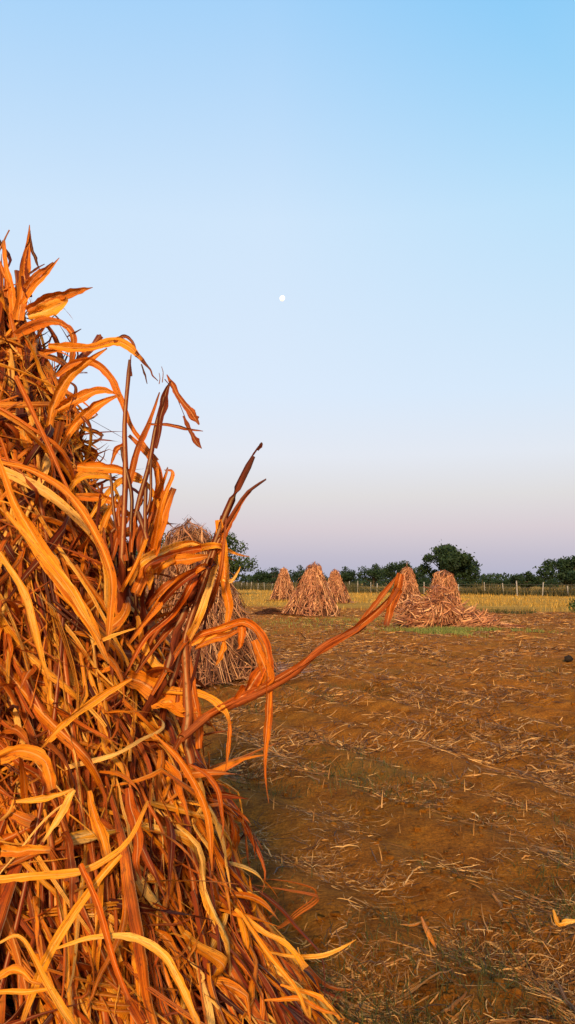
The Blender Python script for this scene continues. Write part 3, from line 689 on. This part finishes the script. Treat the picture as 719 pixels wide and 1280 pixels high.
hero([(243, 812), (262, 800), (285, 793), (300, 787)], [3, 12, 12, 3], M_leaf, .4, tone=.7)
hero([(300, 777), (303, 790), (300, 808), (296, 812)], [9, 12, 9, 1], M_leaf, .3, tone=.5)
hero([(281, 798), (279, 812), (274, 824), (270, 832)], [4, 10, 9, 1], M_leaf, .3, tone=.8)
# the long bent stalk that runs out right and its drooping end
hero([(213, 945, 2.05), (232, 915), (262, 893), (300, 872), (345, 850), (400, 815), (455, 778), (485, 750), (503, 722)], [10, 14, 13, 13, 13, 13, 14, 16, 16, 7], M_rust, 1.1, tone=.55, name='stalk', wk=.55)
stem([(222, 925, 2.06), (262, 894), (302, 872), (345, 852), (400, 817), (455, 780)], 11, 10, tone=.75)
hero([(440, 790), (462, 765), (482, 740), (500, 716)], [3, 7, 8, 2], M_stalk, .9, tone=1., roll=.4)
hero([(502, 716), (497, 735), (488, 757), (484, 781)], [9, 15, 12, 8], M_rust, .7, tone=.5)
hero([(332, 830), (322, 845), (305, 868), (290, 878)], [8, 20, 24, 3], M_leaf, .6, tone=.45)
hero([(318, 800), (330, 828), (334, 846), (322, 866)], [10, 14, 20, 8], M_rust, .5, tone=.8)
# red stub standing behind, with hanging strips
stem([(236, 955), (233, 900), (231, 840), (229, 795)], 16, 12, tone=.8)
hero([(250, 935), (245, 890), (240, 850), (238, 820)], [10, 12, 12, 4], M_rust, .6, tone=.6)
hero([(196, 860), (222, 862), (262, 872), (282, 888), (288, 905)], [14, 10, 9, 12, 1], M_leaf, .3, tone=.9)
hero([(286, 893), (287, 915), (285, 940), (282, 965)], [3, 6, 5, 1], M_leaf, .3, tone=.6)
hero([(160, 845), (190, 865), (215, 880), (246, 895)], [24, 34, 26, 4], M_leaf, .3, tone=.72)
hero([(192, 880), (215, 878), (235, 884), (248, 892)], [6, 20, 20, 3], M_leaf, .35, tone=.85)
hero([(172, 770), (178, 800), (196, 830), (222, 842)], [6, 12, 13, 3], M_leaf, .35, tone=.9)
hero([(240, 800), (232, 835), (222, 870), (222, 900)], [3, 5, 6, 4], M_rust, .6, tone=.4)
stem([(260, 760, 2.2), (248, 820), (238, 862), (232, 900)], 3, 6, tone=.3)
# crown
A = 2.32
hero([(24, 400, A), (30, 350, A), (35, 310, A), (37, 281, A)], [16, 17, 11, 1], M_rust, .5, tone=.8)
hero([(34, 372, A), (30, 330, A), (37, 300, A), (39, 288, A)], [13, 11, 7, 1], M_stalk, .5, tone=.5)
hero([(38, 296, A), (40, 312, A), (44, 322, A), (50, 337, A)], [3, 5, 5, 1], M_stalk, .5, tone=.2)
hero([(18, 400, A), (13, 355, A), (6, 325, A), (4, 301, A)], [12, 10, 7, 5], M_rust, .5, tone=.85)
hero([(10, 372, A), (6, 345, A), (-4, 320, A)], [12, 10, 3], M_rust, .5, tone=.7)
hero([(26, 382, A), (44, 357, A), (62, 336, A), (75, 322, A)], [7, 9, 7, 1], M_rust, .5, tone=.9)
hero([(30, 365, A), (45, 345, A), (58, 335, A), (67, 328, A)], [11, 11, 8, 2], M_rust, .5, tone=.7)
hero([(33, 345, A), (44, 337, A), (56, 330, A)], [2, 4, 1], M_stalk, .3, tone=.3)
hero([(35, 388, A), (62, 373, A), (88, 366, A), (117, 359, A)], [12, 18, 13, 1], M_rust, .5, tone=.8)
hero([(36, 395, A), (60, 388, A), (80, 377, A), (85, 371, A)], [10, 24, 20, 4], M_leaf, .3, tone=.9)
hero([(10, 425, A), (38, 408, A), (64, 402, A), (85, 410, A), (92, 424, A), (88, 452, A), (80, 472, A)], [8, 16, 16, 11, 10, 8, 2], M_leaf, .4, tone=.7, tw=.8)
hero([(66, 392, A), (78, 403, A), (84, 410, A)], [2, 3, 1], M_stalk, .3, tone=.2)
hero([(84, 421, A), (93, 416, A), (102, 411, A)], [2, 3, 1], M_stalk, .3, tone=.1)
# arching blades
B = 2.2
hero([(60, 432, B), (85, 434, B), (115, 434, B), (143, 427, B), (162, 434, B), (178, 450, B)], [8, 13, 12, 15, 14, 4], M_leaf, .4, tone=.75)
hero([(142, 427, B), (156, 420, B), (166, 428, B), (172, 444, B)], [3, 5, 4, 1], M_stalk, .4, tone=.4)
hero([(170, 440, B), (184, 458, B), (198, 476, B)], [8, 4, 1], M_stalk, .4, tone=.5)
hero([(177, 455, B), (181, 468, B), (184, 480, B)], [2, 3, 1], M_stalk, .3, tone=.1)
hero([(60, 545, B), (68, 505, B), (85, 472, B), (110, 452, B), (133, 436, B)], [10, 15, 14, 12, 2], M_leaf, .4, tone=.8)
hero([(70, 470, B), (90, 455, B), (115, 453, B), (137, 470, B), (152, 500, B), (163, 530, B), (180, 555, B), (198, 575, B)], [6, 11, 12, 11, 9, 6, 5, 3], M_rust, .4, tone=.7)
hero([(160, 545, B), (182, 565, B), (197, 590, B), (198, 625, B), (190, 660, B), (180, 690, B)], [5, 9, 13, 15, 15, 8], M_leaf, .4, tone=.6)
hero([(66, 515, B), (95, 500, B), (122, 488, B), (140, 490, B), (150, 494, B)], [8, 18, 16, 10, 1], M_rust, .35, tone=.85)
hero([(76, 560, B), (95, 530, B), (120, 508, B), (151, 493, B)], [8, 14, 16, 2], M_rust, .35, tone=.95)
hero([(88, 478, B), (95, 485, B), (92, 502, B), (84, 520, B)], [3, 5, 5, 1], M_stalk, .4, tone=.4)
hero([(96, 514, B), (106, 525, B), (116, 538, B)], [3, 5, 1], M_stalk, .4, tone=.4)
hero([(95, 584, B), (120, 584, B), (150, 588, B), (178, 598, B)], [13, 15, 14, 8], M_rust, .3, tone=.9)
hero([(88, 612, B), (98, 598, B), (115, 592, B), (138, 597, B)], [6, 13, 15, 7], M_leaf, .3, tone=.97)
hero([(110, 650, B), (128, 625, B), (152, 600, B), (170, 599, B), (188, 610, B), (205, 645, B), (218, 660, B)], [4, 9, 8, 8, 7, 5, 1], M_leaf, .4, tone=.95)
hero([(120, 680, B), (132, 650, B), (146, 618, B)], [6, 10, 5], M_leaf, .4, tone=.85)
hero([(95, 620, B), (120, 622, B), (140, 628, B), (155, 640, B)], [8, 12, 9, 2], M_leaf, .4, tone=.7)
hero([(139, 580, B), (146, 562, B), (158, 556, B)], [2, 8, 9], M_rust, .4, tone=.7)
stem([(149, 640, B), (145, 680, B), (140, 720, B)], 5, 8); stem([(128, 605, B), (122, 650, B), (118, 700, B)], 4, 7)
# long blades lying over the body of the stack
def over(pts, ws, dd, **k):
    k.setdefault('wk', .66)
    return hero([(a, b, dd) for a, b in pts], ws, **k)
over([(-5, 570), (30, 650), (62, 705), (100, 760), (138, 828)], [10, 24, 34, 30, 6], 1.84, tone=.8, fold=.35, wk=.6)
over([(8, 640), (50, 690), (92, 745), (125, 800)], [6, 16, 18, 4], 1.83, tone=.9)
over([(20, 470), (50, 535), (75, 590), (92, 625)], [8, 9, 9, 5], 2.05, tone=.6)
over([(0, 578), (40, 588), (80, 612), (115, 660), (138, 715), (137, 770), (133, 815)], [8, 14, 16, 18, 19, 16, 10], 1.93, tone=.75, wk=.6)
over([(0, 690), (30, 740), (45, 790), (60, 850)], [10, 14, 14, 4], 1.78, tone=.95)
over([(165, 848), (120, 875), (85, 900), (48, 938)], [5, 16, 12, 4], 1.72, tone=.95)
over([(118, 805), (140, 795), (170, 785)], [6, 6, 3], 1.85, tone=.9)
over([(0, 1098), (45, 1094), (100, 1090), (140, 1070), (165, 1045), (186, 1000)], [14, 14, 15, 13, 10, 6], 1.50, tone=.9)
over([(150, 1068), (115, 1110), (80, 1160), (50, 1215), (30, 1275)], [10, 14, 16, 16, 8], 1.50, tone=.95)
over([(70, 1185), (115, 1172), (160, 1172), (200, 1190), (222, 1222), (250, 1285)], [4, 10, 13, 16, 15, 8], 1.48, tone=.88)
over([(-4, 1180), (25, 1172), (55, 1220), (95, 1290)], [4, 8, 13, 14], 1.42, tone=.97)
over([(-4, 1240), (30, 1240), (66, 1236)], [8, 10, 4], 1.42, tone=.9)
over([(-4, 1222), (20, 1212), (50, 1232)], [14, 16, 3], 1.42, tone=.75)
over([(0, 945), (28, 940), (55, 952), (68, 985)], [24, 24, 26, 14], 1.66, tone=.85)
over([(20, 1002), (55, 998), (92, 986)], [6, 13, 4], 1.62, tone=.97)
over([(92, 988), (75, 1020), (54, 1052)], [12, 14, 4], 1.62, tone=.95)
over([(0, 1065), (30, 1063), (62, 1064)], [20, 18, 14], 1.55, tone=.7)
over([(192, 918), (225, 952), (248, 990), (262, 1035), (264, 1090)], [4, 12, 15, 12, 3], 1.93, tone=.72)
over([(236, 955), (258, 968), (274, 992), (279, 1030), (276, 1052)], [4, 9, 9, 6, 1], 1.98, tone=.5)
over([(100, 1080), (122, 1130), (140, 1190), (160, 1250)], [10, 11, 11, 8], 1.47, tone=.55, M=M_gstalk, fold=.9)
over([(160, 985), (168, 1020), (172, 1060), (176, 1100)], [14, 24, 18, 3], 1.7, tone=.35)
over([(110, 990), (122, 1030), (134, 1070)], [10, 22, 18], 1.66, tone=.85)
over([(295, 1135), (330, 1165), (365, 1185), (382, 1210)], [6, 9, 10, 12], 1.95, tone=.9)
over([(300, 1140), (330, 1185), (365, 1230), (385, 1270)], [5, 9, 9, 6], 1.9, tone=.75)
over([(335, 1190), (380, 1196), (418, 1190), (446, 1173)], [3, 9, 7, 2], 2.15, tone=.9)
over([(350, 1232), (385, 1240), (405, 1252), (425, 1275)], [4, 8, 9, 5], 2.05, tone=.85)
over([(330, 1252), (370, 1248), (400, 1262), (422, 1268)], [4, 9, 9, 3], 2.0, tone=.7)

# ------------------------------------------------------------------ loose things on the ground
def ground_pt(px, py):
    d = CH*F/(py-727); 
    return at(px, py, d)*np.array([1, 1, 0])
def tiny_leaf(name, pts, ws, M, label, cat, tone=.8):
    q = ground_pt(*pts[0][:2]); b = empty(name, (q[0], q[1], float(gz(q[0], q[1]))), label=label, cat=cat)
    P = np.array([[*ground_pt(x_, y_)[:2], 0] for x_, y_, h in pts]); P[:, 2] = gz(P[:, 0], P[:, 1])+np.array([h for *_, h in pts])
    Pn = spline(P, 14)[None]; n = 14; W = np.interp(np.linspace(0, 1, n), np.linspace(0, 1, len(ws)), ws)[None]
    T = tangents(Pn); sd = norm(np.cross(T, np.array([0, -.6, .8])))
    ribbons(Pn, W, sd, .4, 5, .06, tone=np.array([[tone, .8, 0]])).build('blade', M, b, tuple(b.location))
tiny_leaf('dry_leaf', [(692, 1144, .05), (698, 1152, .02), (708, 1154, .03), (726, 1152, .04)], [.006, .018, .02, .018, .006], M_leaf, 'bright orange curled dry leaf on the soil at the right edge', 'leaf')
tiny_leaf('dry_leaf', [(527, 1150, .07), (535, 1165, .05), (545, 1175, .02)], [.006, .02, .02, .005], M_rust, 'red brown upright dry leaf between furrows right of the foreground stack', 'leaf')
tiny_leaf('dry_leaf', [(500, 1162, .04), (515, 1150, .03), (530, 1138, .02)], [.006, .016, .014, .004], M_leaf, 'small pale orange dry leaf right of the sticking out leaf tip', 'leaf', .6)
# upright stub at the bottom edge
q = ground_pt(443, 1300); b = empty('stalk_stub', (q[0], q[1], float(gz(q[0], q[1]))), label='orange cut stalk stub standing at the bottom edge beside the stack', cat='stalk stub')
P = spline([q+np.array([0, 0, 0]), q+np.array([.003, 0, .06]), q+np.array([.008, .0, .12])], 12)[None]
tubes(P, np.full((1, 12), .007), 8, tone=np.array([[.9, .9, 0]])).build('stem', M_gstalk, b, tuple(b.location))
tiny = ribbons(P+np.array([.006, -.006, 0]), np.full((1, 12), .014), np.array([[[1., 0, 0]]]), .5, 3, tone=np.array([[.9, .9, 0]])); tiny.build('sheath', M_leaf, b, tuple(b.location))
# dark clod
rs = np.random.RandomState(5); q = ground_pt(711, 828)
th, ph = np.meshgrid(np.linspace(0, 2*PI, 17), np.linspace(.02, PI-.02, 10)); r = .055*(1+.5*vn(th*1.3+2, ph*2, 1))
V = np.stack([r*1.3*np.sin(ph)*np.cos(th), r*np.sin(ph)*np.sin(th), r*np.cos(ph)*1.1+.05], -1).reshape(-1, 3)+np.array([q[0], q[1], float(gz(q[0], q[1]))])
i = np.arange(9)[:, None]*17+np.arange(16)[None]; g = Geo(); g.add(V, np.stack([i, i+1, i+18, i+17], -1).reshape(-1, 4), V[:, :2], V*0)
tag(g.build('soil_clod', M_clod, None, (q[0], q[1], 0)), 'small black clod lying on the straw at the right edge', 'clod')

# ------------------------------------------------------------------ trees
def cards(Pc, size, rs, tone, geo):
    """leaf-sized four-sided faces, each bent a little"""
    n = len(Pc); a = norm(rs.normal(size=(n, 3))); b = norm(np.cross(a, rs.normal(size=(n, 3))))
    s = (size*rs.uniform(.5, 1.2, n))[:, None]
    V = np.stack([Pc-a*s, Pc+b*s*.55, Pc+a*s, Pc-b*s*.55+np.cross(a, b)*s*.3], 1).reshape(-1, 3)
    Q = np.arange(n*4).reshape(-1, 4); UV = np.zeros((n*4, 2))
    geo.add(V, Q, UV, np.repeat(np.stack([tone, tone, tone], -1), 4, 0))
def tree(px, d, top, wpx, label, seed, n=2600, M=None, squash=1., trunk_vis=.18, name='tree', group='trees along the far edge of the field', dx=0):
    rs = np.random.RandomState(seed); M = M or M_fol
    x0 = gx(px, d); zt = at(px, top, d)[2]; w = wpx/F*d*.5
    base = (x0, d, -.05)
    root = empty(name, base, label=label, cat='tree', group=group)
    zlo = zt*trunk_vis; cz = (zt+zlo)/2; hz_ = (zt-zlo)/2
    # lobes
    nl = 22; lobes = []
    while len(lobes) < nl:
        v = rs.uniform(-1, 1, 3)
        if (v**2).sum() < 1 and not (v[2] < -.3 and abs(v[0]) > .8): lobes.append(v)
    lob = np.array(lobes); lc = lob*np.array([w*.92, w*.8, hz_*.74])+np.array([x0, d, cz])
    lr = rs.uniform(.22, .42, nl)*min(w, hz_*1.2)*1.0
    lc[0] = (x0+rs.uniform(-.2, .2)*w, d, zt-lr[0]*.8)
    S = 9; tt = np.linspace(0, 1, S)[:, None]
    tr = np.stack([np.array([x0, d, -.05])+(np.array([x0+rs.uniform(-.1, .1)*w, d, cz])-np.array([x0, d, -.05]))*tt+.05*w*np.sin(tt*5+seed)*np.array([1, .5, 0])])
    g = tubes(tr, (np.linspace(1, .45, S)*max(.09, .035*zt))[None], 8)
    for k in range(0, nl, 2):
        s0 = tr[0][rs.randint(3, S-1)]
        L_ = spline([s0, (s0+lc[k])/2+np.array([0, 0, -.1*hz_]), lc[k]], 8)[None]
        tubes(L_, (np.linspace(.5, .12, 8)*max(.09, .035*zt))[None], 5, geo=g)
    g.build('trunk', M_bark, root, base)
    n = int(n*1.7)
    k = rs.choice(nl, n, p=lr**2/(lr**2).sum()); v = norm(rs.normal(size=(n, 3)))*(rs.rand(n)**.33)[:, None]
    v = v*(1+.35*rs.normal(size=(n, 1))*(rs.rand(n, 1) < .25))
    Pc = lc[k]+v*lr[k][:, None]*np.array([1.15, 1.15, .85])
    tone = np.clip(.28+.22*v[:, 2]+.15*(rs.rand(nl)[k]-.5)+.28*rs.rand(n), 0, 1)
    Pc = Pc[Pc[:, 2] > .3]; tone = tone[:len(Pc)]
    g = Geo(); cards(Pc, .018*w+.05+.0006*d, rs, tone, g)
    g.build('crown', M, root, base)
    return root
tree(192, 88, 668, 96, 'broad tree behind the left side of the grey tan stack', 101, M=M_fol2, n=3600, trunk_vis=.12)
tree(283, 84, 665, 78, 'dark tree just right of the grey tan stack', 102, n=3800, M=M_fol2, trunk_vis=.1)
tree(322, 150, 712, 22, 'small tree between the dark tree and the left middle stack', 103, n=900, trunk_vis=.05)
tree(341, 150, 708, 30, 'low rounded tree behind the left middle stack', 104, n=1100, trunk_vis=.05)
tree(376, 145, 706, 30, 'low tree peeping out between the left and nearest middle stacks', 105, n=1100, trunk_vis=.08)
tree(402, 150, 716, 26, 'very low tree behind the gap right of the nearest middle stack', 106, n=900, trunk_vis=.05)
tree(434, 135, 708, 28, 'small tree just right of the smallest middle stack', 107, n=1200)
tree(466, 130, 704, 40, 'medium spreading tree left of the pointed stack', 108, n=1600)
tree(501, 120, 701, 44, 'medium tree rising behind the pointed stalk stack', 109, n=1900)
tree(556, 100, 681, 90, 'largest dark tree rising behind the round topped stack', 110, n=7000, trunk_vis=.14)
tree(524, 118, 716, 30, 'low tree filling the gap left of the largest tree', 111, n=1100, trunk_vis=.05)
tree(589, 140, 722, 30, 'bushy low tree at the right foot of the largest tree', 112, n=1000, trunk_vis=.03)
tree(613, 150, 722, 30, 'flat low tree in the gap right of the largest tree', 113, n=1100, trunk_vis=.03)
tree(636, 150, 724, 30, 'lowest tree between the flat one and the tall hedge tree', 114, n=900, trunk_vis=.03)
tree(658, 120, 714, 40, 'medium low tree with a lumpy top left of the right edge tree', 115, n=1900, trunk_vis=.06)
tree(686, 140, 723, 26, 'low bushy tree half behind the right edge tree', 116, n=900, trunk_vis=.03)
tree(714, 88, 694, 84, 'dark leaning tree cut off by the right edge of the photo', 117, n=4600, trunk_vis=.16)
# small green bush at the right edge of the strip
q = C(719, 36.5); rs = np.random.RandomState(9); b = empty('green_bush', (q[0], q[1], 0), label='small green bush at the right edge of the yellow strip', cat='bush')
v = norm(rs.normal(size=(420, 3)))*(rs.rand(420)**.4)[:, None]; g = Geo()
cards(np.array([q[0], q[1], .32])+v*np.array([.42, .35, .34])*(1+.3*rs.rand(420, 1)), .06, rs, np.clip(.5+.4*rs.rand(420), 0, 1), g); g.build('foliage', M_fol2, b, (q[0], q[1], 0))
S = np.linspace(0, 1, 6)[:, None]; g = Geo()
for k in range(5): tubes((np.array([q[0], q[1], 0])+np.array([rs.uniform(-.3, .3), rs.uniform(-.3, .3), .45])*S)[None], np.full((1, 6), .012), 5, geo=g)
g.build('stems', M_bark, b, (q[0], q[1], 0))

# ------------------------------------------------------------------ fence, scrub along it
line = [(30, 70), (26.5, 76), (11, 98), (-9, 140), (-34, 170)]
def along(sp):
    out = []; 
    for (a, b) in zip(line[:-1], line[1:]):
        a = np.array(a, float); b = np.array(b, float); L_ = np.linalg.norm(b-a); k = max(1, int(L_/sp))
        out += [a+(b-a)*j/k for j in range(k)]
    return np.array(out+[line[-1]])
fr = empty('wire_fence', (line[1][0], line[1][1], 0), label='pale posts and wire fence running along the back of the field', cat='fence')
rs = np.random.RandomState(33); pts = along(2.5)
for k, (x, y) in enumerate(pts[:98]):
    h = rs.uniform(.95, 1.5); r = rs.uniform(.045, .075); x += rs.normal(0, .25); y += rs.normal(0, .3)
    ln = rs.normal(0, .09, 2)
    P = np.array([[[x, y, -.05], [x+ln[0]*.5, y+ln[1]*.5, h*.5], [x+ln[0], y+ln[1], h], [x+ln[0], y+ln[1], h+.01]]])
    tubes(P, np.array([[r, r*.95, r*.9, .002]]), 6).build('post', M_post, fr, tuple(fr.location))
for hz_ in (.45, .8, 1.1):
    P = np.array([[[x, y, hz_] for x, y in pts]]); tubes(P, np.full((1, len(pts)), .008), 4).build('wire', M_wire, fr, tuple(fr.location))
sc_ = along(.14); n = len(sc_)*26
k = rs.randint(0, len(sc_), n); dd = sc_[k]+np.stack([rs.normal(0, .6, n), np.abs(rs.normal(0, 2.2, n))+.3], -1)
hh = rs.uniform(.3, 1.15, n)*(1+1.1*vn(dd[:, 0], dd[:, 1], .25)); 
g = blades(0, dd[:, 0], dd[:, 1], np.abs(hh), rs.uniform(.04, .10, n), None, '', lean=.5, S=3, seed=34)
tag(g.build('fence_scrub', M_scrub), 'dry brown and green scrub growing along the fence', 'scrub', kind='stuff')
# far-off continuous belt of trees beyond
n = 30000; x = rs.uniform(-150, 190, n); y = 215+rs.normal(0, 7, n)+.1*np.abs(x)
top = 1.5+2.6*(vn(x, x*0, .09)+.5)+1.6*vn(x, x*0, .35)
g = Geo(); cards(np.stack([x, y, top*rs.rand(n)**.7], -1), np.full(n, .42), rs, np.clip(rs.rand(n)*.7, 0, 1), g)
tag(g.build('far_tree_belt', M_fol), 'distant low belt of dark trees along the horizon', 'tree belt', kind='stuff')

# ------------------------------------------------------------------ moon
m, t = mat('moon_surface')
P0 = t.n('ShaderNodeNewGeometry').outputs['Position']
c = t.ramp(t.noise(P0, .12, 4), [(.35, (.80, .82, .84)), (.6, (1, 1, .99))])
p = t.n('ShaderNodeBsdfPrincipled', {'Base Color': c, 'Roughness': 1, 'Emission Color': c, 'Emission Strength': .75}); t.n('ShaderNodeOutputMaterial', {0: p.outputs[0]})
mp = at(353, 373, 1500); th, ph = np.meshgrid(np.linspace(0, 2*PI, 33), np.linspace(0.01, PI-.01, 17)); r = 3.6/F*1500
V = np.stack([r*.92*np.sin(ph)*np.cos(th), r*np.sin(ph)*np.sin(th), r*1.04*np.cos(ph)], -1).reshape(-1, 3)
i = np.arange(16)[:, None]*33+np.arange(32)[None]; g = Geo(); g.add(V, np.stack([i, i+33, i+34, i+1], -1).reshape(-1, 4), V[:, :2], V*0)
o = g.build('moon', m); o.location = mp; o.rotation_euler = (0, math.radians(25), 0)
tag(o, 'small white nearly full moon in the clear evening sky', 'moon')

# ------------------------------------------------------------------ sky and sun
SUN_EL, SUN_AZ = math.radians(24), math.radians(-176)      # azimuth of the sun, clockwise from +Y
w = bpy.data.worlds.new('World'); scene.world = w; w.use_nodes = True; t = NT(w.node_tree)
G = t.n('ShaderNodeTexCoord').outputs['Generated']; s = t.n('ShaderNodeSeparateXYZ', {0: G})
z = s.outputs[2]
c = t.ramp(z, [(0, srgb(176, 178, 204)), (.03, srgb(190, 184, 204)), (.065, srgb(214, 200, 208)), (.105, srgb(224, 218, 218)), (.155, srgb(230, 232, 240)),
               (.23, srgb(222, 235, 251)), (.42, srgb(211, 233, 254)), (.61, srgb(168, 214, 253)), (1, srgb(64, 112, 190))])
side = t.math('MULTIPLY', t.math('ADD', s.outputs[0], .02), t.math('MULTIPLY', t.math('MULTIPLY', z, z), 11.5), clamp=True)
c = t.mix(t.math('MULTIPLY', side, .62), c, t.mix(1, c, (.50, .88, .98, 1), 'MULTIPLY'))
# afterglow low on the side behind the camera
back = t.math('MULTIPLY', t.math('MULTIPLY', s.outputs[1], -1.2, clamp=True), t.math('SUBTRACT', 1, t.math('MULTIPLY', z, 2.0, clamp=True), clamp=True))
c = t.mix(back, c, (2.0, .85, .25, 1))
sky = t.n('ShaderNodeTexSky', sky_type='NISHITA'); sky.sun_disc = False; sky.sun_elevation = SUN_EL; sky.sun_rotation = SUN_AZ
b1 = t.n('ShaderNodeBackground', {0: c, 1: .94}); b2 = t.n('ShaderNodeBackground', {0: sky.outputs[0], 1: .01})
t.n('ShaderNodeOutputWorld', {0: t.n('ShaderNodeAddShader', {0: b1.outputs[0], 1: b2.outputs[0]}).outputs[0]})
sl = bpy.data.lights.new('sun', 'SUN'); so = bpy.data.objects.new('sun', sl); col.objects.link(so)
sl.energy = 4.6; sl.angle = math.radians(6); sl.color = (1, .71, .38)
so.rotation_euler = (PI/2-SUN_EL, 0, PI-SUN_AZ)
scene.view_settings.view_transform = 'Standard'; scene.view_settings.look = 'None'
scene.view_settings.exposure = 0; scene.view_settings.gamma = 1
scene.cycles.max_bounces = 6
